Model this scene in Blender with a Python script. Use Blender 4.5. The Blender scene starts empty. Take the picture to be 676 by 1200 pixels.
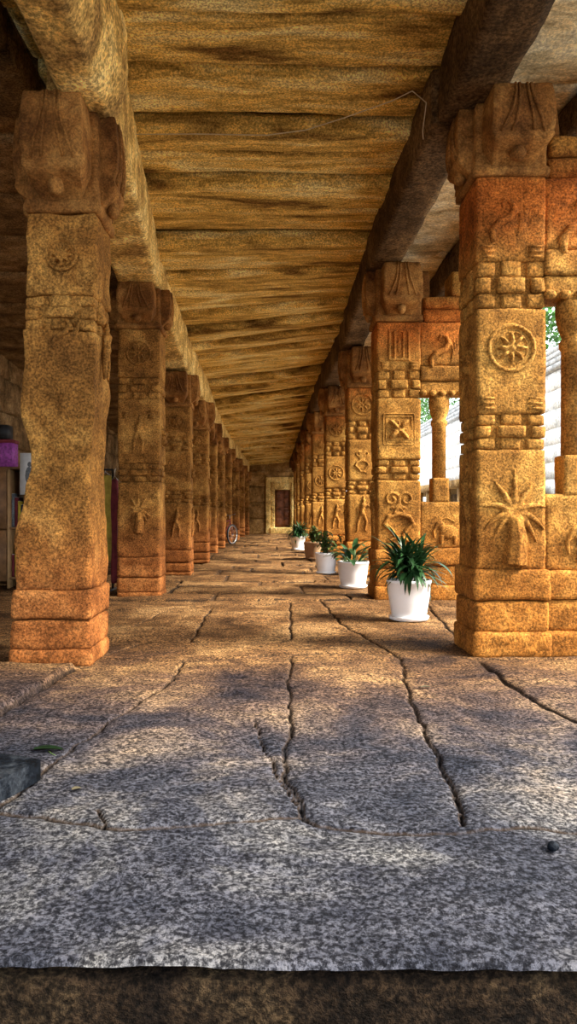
import bpy, math, random
import numpy as np
from mathutils import Vector, noise
random.seed(7)
C = bpy.context.scene.collection
F = 850.0; VX = 313.0; VY = 602.0     # focal length and vanishing point of the 676x1200 frame
def gpt(px, py, z=0.0):               # a point of the photograph on the plane at height z
    Y = F*(z-1.0)/(VY-py) if py != VY else 60
    return ((px-VX)*Y/F, Y)

# ------------------------------------------------------------------ materials
def newmat(name):
    m = bpy.data.materials.new(name); m.use_nodes = True
    nt = m.node_tree; b = nt.nodes['Principled BSDF']
    b.inputs['Roughness'].default_value = .85
    try: b.inputs['Specular IOR Level'].default_value = .08 if 'granite' in name else .3
    except Exception: pass
    return m, nt, b
def ramp(nt, stops, fac):
    r = nt.nodes.new('ShaderNodeValToRGB')
    while len(r.color_ramp.elements) < len(stops): r.color_ramp.elements.new(.5)
    for e, (p, c) in zip(r.color_ramp.elements, stops):
        e.position = p; e.color = (*c, 1) if len(c) == 3 else c
    nt.links.new(fac, r.inputs[0]); return r.outputs[0]
def noi(nt, vec, scale, detail=5, rough=.6, dist=0):
    n = nt.nodes.new('ShaderNodeTexNoise')
    n.inputs['Scale'].default_value = scale; n.inputs['Detail'].default_value = detail
    n.inputs['Roughness'].default_value = rough; n.inputs['Distortion'].default_value = dist
    nt.links.new(vec, n.inputs['Vector']); return n.outputs['Fac']
def mix(nt, a, b, fac, mode='MIX'):
    n = nt.nodes.new('ShaderNodeMix'); n.data_type = 'RGBA'; n.blend_type = mode
    for s, v in ((n.inputs[0], fac), (n.inputs[6], a), (n.inputs[7], b)):
        if isinstance(v, (int, float)): s.default_value = v
        elif isinstance(v, tuple): s.default_value = (*v, 1)
        else: nt.links.new(v, s)
    return n.outputs[2]
def math_(nt, op, a, b=0.0):
    n = nt.nodes.new('ShaderNodeMath'); n.operation = op
    for s, v in zip(n.inputs, (a, b)):
        if isinstance(v, (int, float)): s.default_value = v
        else: nt.links.new(v, s)
    return n.outputs[0]
def maprange(nt, v, a, b, c=0, d=1):
    n = nt.nodes.new('ShaderNodeMapRange'); n.interpolation_type = 'SMOOTHSTEP'
    nt.links.new(v, n.inputs[0])
    for i, x in zip((1, 2, 3, 4), (a, b, c, d)): n.inputs[i].default_value = x
    return n.outputs[0]
def bump(nt, b, h, strength=.5, dist=.01):
    n = nt.nodes.new('ShaderNodeBump'); n.inputs['Strength'].default_value = strength
    n.inputs['Distance'].default_value = dist
    nt.links.new(h, n.inputs['Height']); nt.links.new(n.outputs[0], b.inputs['Normal'])
def position(nt, stretch=None):
    g = nt.nodes.new('ShaderNodeNewGeometry').outputs['Position']
    if stretch:
        mp = nt.nodes.new('ShaderNodeMapping'); mp.inputs['Scale'].default_value = stretch
        nt.links.new(g, mp.inputs['Vector']); return mp.outputs[0]
    return g

def stone(name, dark, mid, light, grain=66, speck=(.35, 1.5), stretch=None, stain=None, stain_z=None, bstr=.6, foot=None, big=2.2, tight=.13):
    m, nt, b = newmat(name)
    p = position(nt); ps = position(nt, stretch) if stretch else p
    big_ = noi(nt, ps, big, 6, .65, .4)
    col = ramp(nt, [(.5-tight, dark), (.5, mid), (.5+tight*.95, light)], big_)
    med = noi(nt, ps, 9, 6, .7, .3)
    col = mix(nt, col, ramp(nt, [(.34, (.42, .36, .3)), (.5, (.95, .95, .95)), (.66, (1.35, 1.3, 1.2))], med), .7, 'MULTIPLY')
    fine = noi(nt, p, grain, 4, .7)
    s0, s1 = speck
    col = mix(nt, col, ramp(nt, [(.38, (s0,)*3), (.5, (.85,)*3), (.61, (s1, s1*.97, s1*.9))], fine), .9, 'MULTIPLY')
    tc = nt.nodes.new('ShaderNodeTexCoord')
    sep = nt.nodes.new('ShaderNodeSeparateXYZ'); nt.links.new(tc.outputs['Object'], sep.inputs[0])
    if stain:
        lo, hi = stain_z
        zz = math_(nt, 'ADD', sep.outputs[2], math_(nt, 'MULTIPLY', math_(nt, 'SUBTRACT', med, .5), .5))
        msk = math_(nt, 'MULTIPLY', maprange(nt, zz, lo-.35, lo+.25), maprange(nt, zz, hi, hi+.35, 1, 0))
        col = mix(nt, col, mix(nt, col, stain, 1.0, 'MULTIPLY'), math_(nt, 'MULTIPLY', msk, .75))
    if foot:
        zz = math_(nt, 'ADD', sep.outputs[2], math_(nt, 'MULTIPLY', math_(nt, 'SUBTRACT', med, .5), .6))
        col = mix(nt, col, mix(nt, col, foot, 1.0, 'MULTIPLY'), maprange(nt, zz, .35, 1.25, .8, 0))
    nt.links.new(col, b.inputs['Base Color'])
    h = math_(nt, 'ADD', math_(nt, 'MULTIPLY', fine, .6), math_(nt, 'MULTIPLY', med, 1.2))
    bump(nt, b, h, bstr, .02)
    return m

M = {}
M['pillar_left'] = stone('weathered brown granite', (0.1279, 0.05425, 0.01398), (0.3176, 0.1469, 0.03525), (0.594, 0.324, 0.08775), foot=(.9, .62, .74), tight=.22)
M['pillar_right'] = stone('golden ochre granite', (0.1782, 0.075, 0.01555), (0.3516, 0.1666, 0.03672), (0.5445, 0.3, 0.0756), stain=(1.12, .52, .34), stain_z=(2.98, 3.3), foot=(1.0, .78, .64), tight=.2)
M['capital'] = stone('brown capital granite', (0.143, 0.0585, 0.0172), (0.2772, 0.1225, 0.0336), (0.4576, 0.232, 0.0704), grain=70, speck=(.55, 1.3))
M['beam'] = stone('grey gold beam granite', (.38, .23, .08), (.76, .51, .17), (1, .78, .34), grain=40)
M['eave'] = stone('bounce-lit cream eave granite', (.6, .45, .25), (.85, .72, .47), (.98, .9, .7), grain=50, speck=(.6, 1.2), stretch=(1, 1.6, 1))  # slab colour made paler to stand for light bounced from the courtyard
M['beam_shade'] = stone('shade-toned beam granite', (.06, .036, .018), (.11, .066, .032), (.18, .115, .06), grain=40)  # beam stone darkened in colour: shade of the faces turned from the light
M['ceiling'] = stone('banded golden ceiling granite', (.2, .11, .03), (.84, .57, .16), (1, .86, .42), grain=60, stretch=(.42, 2.0, 1.5), bstr=1, speck=(.4, 1.5), big=1.5)
M['wall'] = stone('brown wall granite', (.12, .07, .03), (.24, .14, .06), (.36, .23, .11))
M['endwall'] = stone('ochre wall granite', (.22, .12, .04), (.4, .23, .08), (.55, .34, .14))
M['pale'] = stone('pale granite masonry', (.74, .73, .7), (.88, .87, .85), (.95, .94, .93), grain=20, speck=(.85, 1.03), bstr=.3)
M['greywall'] = stone('grey stepped masonry', (.3, .3, .3), (.45, .44, .43), (.6, .59, .57), grain=12, speck=(.6, 1.2), bstr=.3)
M['ground'] = stone('courtyard paving', (.6, .54, .44), (.75, .69, .58), (.85, .8, .7), grain=20, speck=(.8, 1.15), bstr=.3)
M['earth'] = stone('bounce-cutting dark ground', (.06, .045, .03), (.1, .075, .05), (.15, .115, .08), grain=20)  # unseen front ground, made dark to cut bounce onto the near ceiling
M['riser'] = stone('dark pebbly plinth granite', (.006, .004, .003), (.016, .01, .006), (.04, .027, .015), grain=60, speck=(.2, 2.4), bstr=1)
M['slate'] = stone('dark blue grey granite', (.001, .002, .004), (.004, .006, .01), (.018, .022, .03), grain=40, speck=(.5, 1.6), big=9)

def floor_material():
    m, nt, b = newmat('flagstone granite')
    p = position(nt)
    sep = nt.nodes.new('ShaderNodeSeparateXYZ'); nt.links.new(p, sep.inputs[0])
    bign = noi(nt, p, 1.3, 6, .65, .5)
    med = noi(nt, position(nt, (1, 1.6, 1)), 7, 7, .75, .6)
    fine = noi(nt, p, 62, 5, .75)
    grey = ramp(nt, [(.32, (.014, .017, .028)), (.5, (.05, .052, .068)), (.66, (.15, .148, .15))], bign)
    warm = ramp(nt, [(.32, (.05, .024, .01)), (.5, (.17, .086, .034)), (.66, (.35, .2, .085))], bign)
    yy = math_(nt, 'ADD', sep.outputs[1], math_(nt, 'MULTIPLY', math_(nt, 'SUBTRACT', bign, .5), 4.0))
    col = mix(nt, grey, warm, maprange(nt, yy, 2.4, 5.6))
    col = mix(nt, col, ramp(nt, [(.35, (.4, .4, .45)), (.5, (.9,)*3), (.64, (1.4, 1.36, 1.28))], med), .8, 'MULTIPLY')
    col = mix(nt, col, ramp(nt, [(.42, (.12, .12, .14)), (.505, (.75,)*3), (.58, (2.1, 2.08, 2.02))], fine), .95, 'MULTIPLY')
    at = nt.nodes.new('ShaderNodeAttribute'); at.attribute_name = 'joint'
    soil = mix(nt, (.075, .048, .03), (.014, .01, .008), maprange(nt, at.outputs['Fac'], .3, .7))
    col = mix(nt, col, soil, math_(nt, 'MULTIPLY', maprange(nt, at.outputs['Fac'], .12, .6, 0, .9), maprange(nt, bign, .35, .6, .45, 1)))
    nt.links.new(col, b.inputs['Base Color'])
    h = math_(nt, 'ADD', math_(nt, 'MULTIPLY', fine, .6), math_(nt, 'MULTIPLY', med, 1.6))
    bump(nt, b, h, .9, .02)
    b.inputs['Roughness'].default_value = .85
    return m
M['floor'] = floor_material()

def plain(name, col, rough=.5, var=.25, scale=14, bstr=0, metallic=0):
    m, nt, b = newmat(name)
    n = noi(nt, position(nt), scale, 4, .6)
    c0 = tuple(max(0, x*(1-var)) for x in col); c1 = tuple(min(1, x*(1+var)) for x in col)
    nt.links.new(ramp(nt, [(.35, c0), (.65, c1)], n), b.inputs['Base Color'])
    b.inputs['Roughness'].default_value = rough; b.inputs['Metallic'].default_value = metallic
    if bstr: bump(nt, b, n, bstr, .01)
    return m
M['pot_white'] = plain('white glazed ceramic', (.86, .86, .87), .35, .05, 6)
M['pot_tan'] = plain('tan ceramic', (.5, .31, .17), .5, .15, 6)
M['soil'] = plain('potting soil', (.05, .032, .02), .95, .5, 60, .8)
M['leaf_dark'] = plain('dark green leaf', (.018, .055, .017), .38, .55, 9)
M['leaf_mid'] = plain('mid green leaf', (.075, .13, .035), .45, .5, 9)
M['tree_leaf'] = plain('tree leaf', (.06, .17, .035), .5, .6, 2)
M['bark'] = plain('bark', (.12, .08, .05), .9, .4, 20, .6)
M['wood'] = plain('brown door wood', (.17, .06, .025), .6, .45, 7, .3)
M['shelf_wood'] = plain('shelf wood', (.2, .1, .04), .6, .35, 8, .2)
M['pale_wood'] = plain('pale wood', (.42, .25, .11), .6, .2, 8)
M['black'] = plain('black rubber', (.015, .015, .016), .6, .3)
M['metal'] = plain('grey steel', (.45, .45, .45), .35, .1, metallic=.8)
M['purple'] = plain('purple printed card', (.3, .06, .3), .6, .4, 25)
M['olive'] = plain('olive yellow cloth', (.42, .31, .05), .9, .25, 12)
M['maroon'] = plain('maroon cloth', (.16, .025, .03), .9, .25, 12)
M['white_print'] = plain('white paper', (.75, .77, .78), .7, .1, 6)
M['grey_print'] = plain('grey print', (.16, .18, .2), .7, .3, 40)
M['navy'] = plain('navy cover', (.03, .04, .09), .6, .3)
M['yellow'] = plain('yellow cover', (.55, .42, .05), .6, .2)
M['orange'] = plain('orange cover', (.5, .16, .03), .6, .2)
M['leaf_fallen'] = plain('very dark green leaf', (.004, .013, .004), .5, .4, 30)
M['wire'] = plain('pale cable', (.5, .42, .3), .6, .1)
M['dry_leaf'] = plain('dry leaf', (.1, .085, .05), .8, .3, 30)

# ------------------------------------------------------------------ mesh builder
class MB:
    def __init__(s): s.v = []; s.f = []
    def add(s, v, f):
        o = len(s.v); s.v += [tuple(p) for p in v]; s.f += [tuple(i+o for i in q) for q in f]
    def box(s, c, h, r=.012, cell=.05, fn=None):
        n = [max(1, int(round(2*x/cell))) for x in h]
        idx = {}; V = []; Fc = []
        def co(i, N, hh):
            t = -1+2*i/N
            return t*hh
        def vid(i, j, k):
            key = (i, j, k)
            if key not in idx:
                p = [co(i, n[0], h[0]), co(j, n[1], h[1]), co(k, n[2], h[2])]
                rr = min(r, min(h))
                q = [max(abs(a)-(hh-rr), 0) for a, hh in zip(p, h)]
                L = math.sqrt(sum(x*x for x in q))
                if L > rr > 0:
                    p = [math.copysign((hh-rr)+x*rr/L, a) if x > 0 else a for a, x, hh in zip(p, q, h)]
                p = [a+b for a, b in zip(p, c)]
                if fn: p = fn(*p)
                idx[key] = len(V); V.append(p)
            return idx[key]
        X, Y, Z = n
        for j in range(Y):
            for k in range(Z):
                Fc.append((vid(0, j, k), vid(0, j, k+1), vid(0, j+1, k+1), vid(0, j+1, k)))
                Fc.append((vid(X, j, k), vid(X, j+1, k), vid(X, j+1, k+1), vid(X, j, k+1)))
        for i in range(X):
            for k in range(Z):
                Fc.append((vid(i, 0, k), vid(i+1, 0, k), vid(i+1, 0, k+1), vid(i, 0, k+1)))
                Fc.append((vid(i, Y, k), vid(i, Y, k+1), vid(i+1, Y, k+1), vid(i+1, Y, k)))
            for j in range(Y):
                Fc.append((vid(i, j, 0), vid(i, j+1, 0), vid(i+1, j+1, 0), vid(i+1, j, 0)))
                Fc.append((vid(i, j, Z), vid(i+1, j, Z), vid(i+1, j+1, Z), vid(i, j+1, Z)))
        s.add(V, Fc)
    def b2(s, x0, x1, y0, y1, z0, z1, r=.012, cell=.05, fn=None):
        s.box(((x0+x1)/2, (y0+y1)/2, (z0+z1)/2), ((x1-x0)/2, (y1-y0)/2, (z1-z0)/2), r, cell, fn)
    def tube(s, pts, rad, n=8, fn=None, cap=True):
        pts = [Vector(p) for p in pts]; R = rad if isinstance(rad, (list, tuple)) else [rad]*len(pts)
        V = []; Fc = []; up = None
        for i, p in enumerate(pts):
            t = (pts[min(i+1, len(pts)-1)]-pts[max(i-1, 0)]).normalized()
            a = (up - t*up.dot(t)) if up else t.orthogonal()
            if a.length < 1e-5: a = t.orthogonal()
            a.normalize(); up = a; b = t.cross(a)
            for k in range(n):
                th = 2*math.pi*k/n
                V.append(p+(a*math.cos(th)+b*math.sin(th))*R[i])
        for i in range(len(pts)-1):
            for k in range(n):
                Fc.append((i*n+k, i*n+(k+1) % n, (i+1)*n+(k+1) % n, (i+1)*n+k))
        if cap:
            Fc.append(tuple(range(n))[::-1]); Fc.append(tuple(range((len(pts)-1)*n, len(pts)*n)))
        if fn: V = [fn(*v) for v in V]
        s.add(V, Fc)
    def ell(s, c, rad, n=12, m=8, fn=None, rot=0):
        V = []; Fc = []
        cr, sr = math.cos(rot), math.sin(rot)
        for i in range(m+1):
            ph = math.pi*i/m
            for k in range(n):
                th = 2*math.pi*k/n
                a = rad[0]*math.sin(ph)*math.cos(th); b = rad[1]*math.cos(ph); d = rad[2]*math.sin(ph)*math.sin(th)
                V.append((c[0]+a*cr-b*sr, c[1]+a*sr+b*cr, c[2]+d))
        for i in range(m):
            for k in range(n):
                Fc.append((i*n+k, i*n+(k+1) % n, (i+1)*n+(k+1) % n, (i+1)*n+k))
        if fn: V = [fn(*v) for v in V]
        s.add(V, Fc)
    def lathe(s, prof, c=(0, 0, 0), n=32, square=None):
        V = []; Fc = []
        for r, z in prof:
            for k in range(n):
                th = 2*math.pi*k/n
                V.append((c[0]+r*math.cos(th), c[1]+r*math.sin(th), c[2]+z))
        for i in range(len(prof)-1):
            for k in range(n):
                Fc.append((i*n+k, i*n+(k+1) % n, (i+1)*n+(k+1) % n, (i+1)*n+k))
        Fc.append(tuple(range(n))[::-1]); Fc.append(tuple(range((len(prof)-1)*n, len(prof)*n)))
        s.add(V, Fc)
    def rough(s, amp, sc, seed=0, fine=0, keep=None):
        o = Vector((seed*3.7, seed*1.3, seed*7.1)); out = []
        for p in s.v:
            q = Vector(p)
            if keep and keep(q): out.append(p); continue
            d = noise.noise_vector(q*sc+o)*amp
            if fine: d += noise.noise_vector(q*sc*4.3+o)*fine
            out.append(tuple(q+d))
        s.v = out; return s
    def build(s, name, mat, parent=None, smooth=True, loc=None):
        me = bpy.data.meshes.new(name); me.from_pydata(s.v, [], s.f)
        me.validate(); me.update()
        if smooth: me.polygons.foreach_set('use_smooth', [True]*len(me.polygons))
        me.materials.append(mat)
        o = bpy.data.objects.new(name, me); C.objects.link(o)
        if parent: o.parent = parent
        if loc: o.location = loc
        return o
def empty(name, loc, label, cat, group=None, rz=0):
    o = bpy.data.objects.new(name, None); C.objects.link(o); o.location = loc; o.rotation_euler = (0, 0, rz)
    o.empty_display_size = .1
    return tag(o, label, cat, group)
def tag(o, label, cat, group=None):
    o['label'] = label; o['category'] = cat
    if group: o['group'] = group
    return o
def struct(o, label=None):
    o['kind'] = 'structure'
    if label: o['label'] = label
    return o
def remesh(o, vox):
    md = o.modifiers.new('fuse', 'REMESH'); md.mode = 'VOXEL'; md.voxel_size = vox; md.use_smooth_shade = True
    return o

# ------------------------------------------------------------------ layout
LZ = [4.83, 8.67, 11.8, 14.9, 18.2, 21.4, 24.6, 27.9, 31.1, 34.3]
LX = [-1.136, -1.286, -1.25, -1.216, -1.27, -1.26, -1.2, -1.08, -.97, -.86]      # inner face
LS = [3.0, 3.21, 2.74, 2.72, 2.72, 2.75, 2.7, 2.6, 2.55, 2.5]                    # joint under the capital
LB = [3.68, 3.7, 3.27, 3.3, 3.27, 3.25, 3.2, 3.12, 3.07, 3.0]                    # beam soffit
LW = [.46, .5, .46, .46, .46, .46, .46, .44, .44, .44]
RZ = [5.12, 8.42, 11.8, 15.1, 18.4, 21.7, 25.0, 28.3, 31.6]
RX = [1.48, 1.275, 1.31, 1.21, 1.14, 1.13, 1.13, 1.14, 1.16]
RS = [3.38, 3.23, 3.05, 3.03, 3.02, 3.05, 3.0, 2.9, 2.85]
RB = [3.9, 3.84, 3.67, 3.62, 3.55, 3.5, 3.45, 3.38, 3.3]
RW = [.49, .51, .47, .45, .45, .45, .45, .45, .45]
ROOF0, ROOF1, ZEND = 3.3, 36.6, 36.2
def lerp(Z, tab):
    xs = [a for a, _ in tab]; ys = [b for _, b in tab]
    return float(np.interp(Z, xs, ys))
def ceil_l(Z): return 1+lerp(Z, [(3, 3.32), (5, 3.3), (8, 3.2), (12, 2.87), (20, 2.66), (36, 2.42)])
def ceil_r(Z): return 1+lerp(Z, [(3, 3.3), (5, 3.27), (8.5, 3.2), (12, 3.08), (20, 2.92), (36, 2.6)])
def ceil_z(x, Z):
    t = (x+1.25)/2.45
    t = min(max(t, -.35), 1.15)
    return ceil_l(Z)*(1-t)+ceil_r(Z)*t

# ------------------------------------------------------------------ floor
def make_floor():
    rows = [1.61]
    while rows[-1] < 37.0: rows.append(rows[-1]*1.0048)
    xs = list(np.arange(-5.6, -2.0, .06))+list(np.arange(-2.0, 2.0, .0105))+list(np.arange(2.0, 3.35, .045))
    X, Y = np.meshgrid(np.array(xs), np.array(rows))
    def wob(a, b, s): return np.sin(a*s+1.3*np.sin(b*s*.7+.5))*np.cos(b*s*1.1+.8*np.sin(a*s*1.7))
    Xw = X+.012*wob(X, Y, 9)+.006*wob(Y, X, 31)
    Yw = Y+.012*wob(Y, X, 8)+.006*wob(X, Y, 27)
    lines = [
        ([(-60, 950), (30, 951), (118, 972), (180, 968), (250, 962), (310, 957), (357, 955), (372, 966), (430, 972), (540, 976), (610, 971), (740, 972)], .013),
        ([(118, 948), (116, 960), (120, 972)], .008),
        ([(343, 768), (338, 800), (340, 850), (336, 880), (333, 905), (352, 935), (358, 955)], .011),
        ([(300, 845), (318, 890), (335, 922), (356, 952)], .007),
        ([(470, 772), (478, 810), (500, 860), (523, 910), (545, 968)], .013),
        ([(563, 775), (600, 805), (640, 828), (676, 846), (760, 880)], .028),
        ([(-80, 776), (60, 779), (115, 771), (225, 774), (340, 768), (430, 765), (470, 769), (560, 771), (760, 772)], .02),
        ([(215, 774), (205, 795), (150, 832), (90, 872), (40, 915), (-10, 952)], .010),
        ([(88, 783), (60, 800), (0, 838), (-40, 862)], .018),
        ([(248, 712), (238, 728), (222, 752)], .014), ([(340, 706), (341, 750)], .014),
        ([(375, 704), (400, 730), (434, 750)], .016), ([(118, 768), (165, 752), (222, 752), (340, 750), (434, 750), (520, 748)], .016),
        ([(500, 708), (535, 746)], .02), ([(130, 716), (200, 712), (340, 706), (436, 704), (560, 712)], .018),
        ([(432, 750), (470, 772)], .015), ([(150, 735), (205, 712)], .012),
    ]
    D = np.full(X.shape, 9.0)
    for pts, w in lines:
        g = [gpt(*p) for p in pts]
        for (ax, ay), (bx, by) in zip(g[:-1], g[1:]):
            dx, dy = bx-ax, by-ay; L = dx*dx+dy*dy+1e-9
            t = np.clip(((Xw-ax)*dx+(Yw-ay)*dy)/L, 0, 1)
            d = np.hypot(Xw-ax-t*dx, Yw-ay-t*dy)/(w*.55)
            D = np.minimum(D, d)
    rnd = random.Random(3); H = .010*wob(X, Y, 2.1)+.006*wob(Y, X, 5.3)+.0035*wob(X+Y, X-Y, 17)
    zb = [8.35]
    while zb[-1] < 37: zb.append(zb[-1]+rnd.uniform(.55, 1.25))
    for a, b in zip(zb[:-1], zb[1:]):
        cx = [-6]
        while cx[-1] < 4: cx.append(cx[-1]+rnd.uniform(.7, 1.7))
        for c, d in zip(cx[:-1], cx[1:]):
            sk = rnd.uniform(-.06, .06)
            Yk = Yw+sk*(X-c)
            ins = (Yk >= a) & (Yk < b) & (Xw >= c) & (Xw < d)
            H[ins] += rnd.uniform(-.02, .02)+rnd.uniform(-.035, .02)*((Y[ins]-a)/(b-a)-.5)+rnd.uniform(-.015, .015)*(X[ins]-c)
            e = np.minimum(np.minimum(Yk-a, b-Yk), np.minimum(Xw-c, d-Xw))
            D = np.where(ins, np.minimum(D, np.abs(e)/.022), D)
    g = np.exp(-D**2*1.2)
    H = H-.022*g-.006*np.exp(-(D/3)**2)
    (ax, ay), (bx, by) = gpt(90, 782), gpt(-45, 866)
    side = ((bx-ax)*(Yw-ay)-(by-ay)*(Xw-ax))/math.hypot(bx-ax, by-ay)     # raised slab under the nearest left pillar
    H += .035*np.clip(-side/.03, 0, 1)*(Y < gpt(60, 781)[1])*(X < -1.0)
    H[0, :] -= .012; H[1, :] -= .004
    nr, nc = X.shape
    V = np.stack([X, Y, H], -1).reshape(-1, 3)
    i = np.arange(nr*nc).reshape(nr, nc)
    Fq = np.stack([i[:-1, :-1], i[:-1, 1:], i[1:, 1:], i[1:, :-1]], -1).reshape(-1, 4)
    me = bpy.data.meshes.new('floor'); me.from_pydata(V.tolist(), [], Fq.tolist()); me.update()
    at = me.attributes.new('joint', 'FLOAT', 'POINT'); at.data.foreach_set('value', np.clip(g*1.1+.25*np.exp(-(D/2.6)**2), 0, 1).reshape(-1).astype(np.float32))
    me.polygons.foreach_set('use_smooth', [True]*len(me.polygons))
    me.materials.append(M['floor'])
    o = bpy.data.objects.new('floor', me); C.objects.link(o); struct(o, 'cracked grey and brown flagstone corridor floor')
make_floor()
b = MB(); b.b2(-5.6, 3.35, 1.625, 2.0, -.72, -.035, .02, .03); b.rough(.012, 6, 2, .006)
b.b2(-5.6, 3.35, 1.9, 37, -.72, -.09, 0, 5)
struct(b.build('trim_1', M['riser']), 'dark speckled stone riser under the floor edge')
b = MB(); b.b2(3.36, 80, 2, 120, -1.2, -.2, 0, 20)
struct(b.build('ground', M['ground']), 'pale paved courtyard ground')
b = MB(); b.b2(-60, 80, -40, 6, -1.2, -.7, 0, 20)
struct(b.build('ground', M['earth']), 'unseen ground before the platform, kept dark to cut bounce light')

# ------------------------------------------------------------------ ceiling
def make_ceiling():
    b = MB(); rnd = random.Random(11)
    seams = [-2.6, -1.8, -.9, 0, 1.0, 1.8, 2.6, 3.3, 4.0, 4.78, 5.47, 6.12, 6.55, 7.05, 7.68, 8.45, 9.3, 9.9, 10.8, 11.4]  # slabs over and behind the camera are unseen, added to cut front light
    while seams[-1] < 36.2: seams.append(seams[-1]+rnd.uniform(.5, 1.0))
    def skew(Z): return float(np.interp(Z, [3, 8.5, 11, 18, 30, 36.5], [0, .05, -.35, -.6, -.5, 0]))
    k = 0
    for a, c in zip(seams[:-1], seams[1:]):
        off = rnd.uniform(-.04, .06); tilt = rnd.uniform(-.02, .09); k += 1
        mid = (a+c)/2; cell = .06 if a < 13 else .13
        sa, sc = skew(a), skew(c)
        def fn(x, y, z):
            t = (y-a)/(c-a)
            yy = y+(x/2.4)*(sa*(1-t)+sc*t)
            base = ceil_z(x, mid)
            w = .02*noise.noise(Vector((x*1.1, y*2.2, k*5.1)))+.008*noise.noise(Vector((x*5, y*9, k*2.1)))
            e = .02*noise.noise(Vector((x*1.3, k*9.7+(0 if t < .5 else 1), 3.3)))*(1 if t < .2 or t > .8 else .3)
            return (x, yy+e, z+base+off+tilt*(t-.5)+w)
        b.b2(-1.75, 1.62, a+.028, c-.028, 0, .22, .06, cell, fn)
    struct(b.build('ceiling', M['ceiling']), 'golden stone slabs roofing the corridor')
    # aisle behind the left row and verge over the right row
    b = MB()
    for a, c in zip(np.arange(-2.8, 36, .95), np.arange(-1.85, 37, .95)):
        off = rnd.uniform(-.03, .03)
        b.b2(-5.2, -1.7, a+.01, c-.01, 3.9+off, 4.2, .03, .14, lambda x, y, z: (x, y, z+.02*noise.noise(Vector((x*2, y*3, 1)))+ceil_l(y)-4.3+.1))
    struct(b.build('ceiling', M['wall']), 'dim stone slabs roofing the side aisle')
    b = MB()
    for a, c in zip(np.arange(-2.2, 36, 1.1), np.arange(-1.1, 37.2, 1.1)):
        b.b2(1.58, 2.4, a+.01, c-.01, 0, .2, .02, .1, lambda x, y, z: (x, y, z+ceil_r(y)-.02+.02*noise.noise(Vector((x*3, y*3, 1)))))
        b.b2(2.3, 3.2, a+.01, c-.01, 0, .14, .03, .1, lambda x, y, z: (x, y, z+ceil_r(y)+.02-(x-2.3)*.28+.02*noise.noise(Vector((x*3, y*3, 1)))))
    struct(b.build('ceiling', M['eave']), 'eave slabs with bounce light in their colour, beyond the right row')
    b = MB(); b.b2(-5.2, 2.1, -2.6, 36.6, .24, .5, 0, 1.5, lambda x, y, z: (x, y, z+max(ceil_l(y), ceil_r(y))))  # unseen cover, carried past the camera to block front sky light
    struct(b.build('roof', M['wall']), 'unseen roof added above the slabs to block light')
make_ceiling()

# ------------------------------------------------------------------ beams
ORD = ['first', 'second', 'third', 'fourth', 'fifth', 'sixth', 'seventh', 'eighth', 'ninth', 'tenth']
def beam(y0, y1, xa0, xb0, xa1, xb1, z0, z1, top, mat, label, group, log=False, cell=.06, seed=1):
    b = MB(); L = y1-y0
    def fn(u, v, w):       # u 0..1 across, v 0..L along, w 0..1 up
        t = v/L; xa = xa0+(xa1-xa0)*t; xb = xb0+(xb1-xb0)*t
        lo = z0+(z1-z0)*t; hi = top(y0+v)
        x = xa+(xb-xa)*u; z = lo+(hi-lo)*w
        if log:
            cx = (xa+xb)/2; k = 1-(max(0, .55-w)/.55)**2*.45
            x = cx+(x-cx)*k
        return (x, y0+v, z)
    # plain grid box in unit space, scaled so cells stay square
    W = abs(xb0-xa0); Hh = top(y0)-z0
    b.b2(0, W, 0, L, 0, Hh, .03, cell, lambda x, y, z: fn(x/W, y, z/Hh))
    b.rough(.016, 3.1, seed, .007)
    o = b.build('stone_beam', mat)
    return tag(o, label, 'beam', group)
G = 'beams on the left row'
beam(-2.6, LZ[0]+.22, -1.42, -.98, -1.42, -.96, 3.66, 3.68, lambda y: ceil_l(y)+.05, M['beam'], 'rounded stone beam running forward overhead from the nearest left pillar', G, True, .05, 3)
for i in range(9):
    y0, y1 = LZ[i]+.24, LZ[i+1]+.22
    xa, xb = LX[i]-.02, LX[i+1]-.02
    if i == 0: xa = -1.03
    beam(y0, y1, xa-.52, xa, xb-.46, xb, LB[i], LB[i+1], lambda y: ceil_l(y)+.05, M['beam'],
         'pale stone beam over the left row spanning %s to %s pillar' % (ORD[i], ORD[i+1]), G, False, .05 if i < 3 else .1, i+5)
beam(LZ[9]+.24, 36.0, -1.4, LX[9]-.02, -1.4, LX[9]-.02, LB[9], 2.98, lambda y: ceil_l(y)+.05, M['beam'], 'short stone beam from the last left pillar to the end wall', G, False, .1, 31)
G = 'beams on the right row'
beam(-2.6, RZ[0]+.25, 1.28, 1.66, 1.26, 1.64, 3.92, 3.9, lambda y: ceil_r(y)+.05, M['beam_shade'], 'shade-toned stone beam running forward overhead from the nearest right pier', G, False, .06, 41)
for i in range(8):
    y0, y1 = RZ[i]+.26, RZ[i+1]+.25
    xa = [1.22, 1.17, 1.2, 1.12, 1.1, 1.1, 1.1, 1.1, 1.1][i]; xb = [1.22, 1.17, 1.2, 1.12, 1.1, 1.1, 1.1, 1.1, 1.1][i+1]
    beam(y0, y1, xa, xa+.36, xb, xb+.36, RB[i]+.004, RB[i+1]+.004, lambda y: ceil_r(y)+.05, M['beam_shade'],
         'shade-toned stone beam over the right row spanning %s to %s pier' % (ORD[i], ORD[i+1]), G, False, .06 if i < 3 else .1, i+51)
beam(RZ[8]+.26, 36.0, 1.1, 1.46, 1.1, 1.46, RB[8], 3.25, lambda y: ceil_r(y)+.05, M['beam_shade'], 'shade-toned stone beam from the last right pier to the end wall', G, False, .1, 71)
G = 'outer beams above the slim columns'
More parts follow.
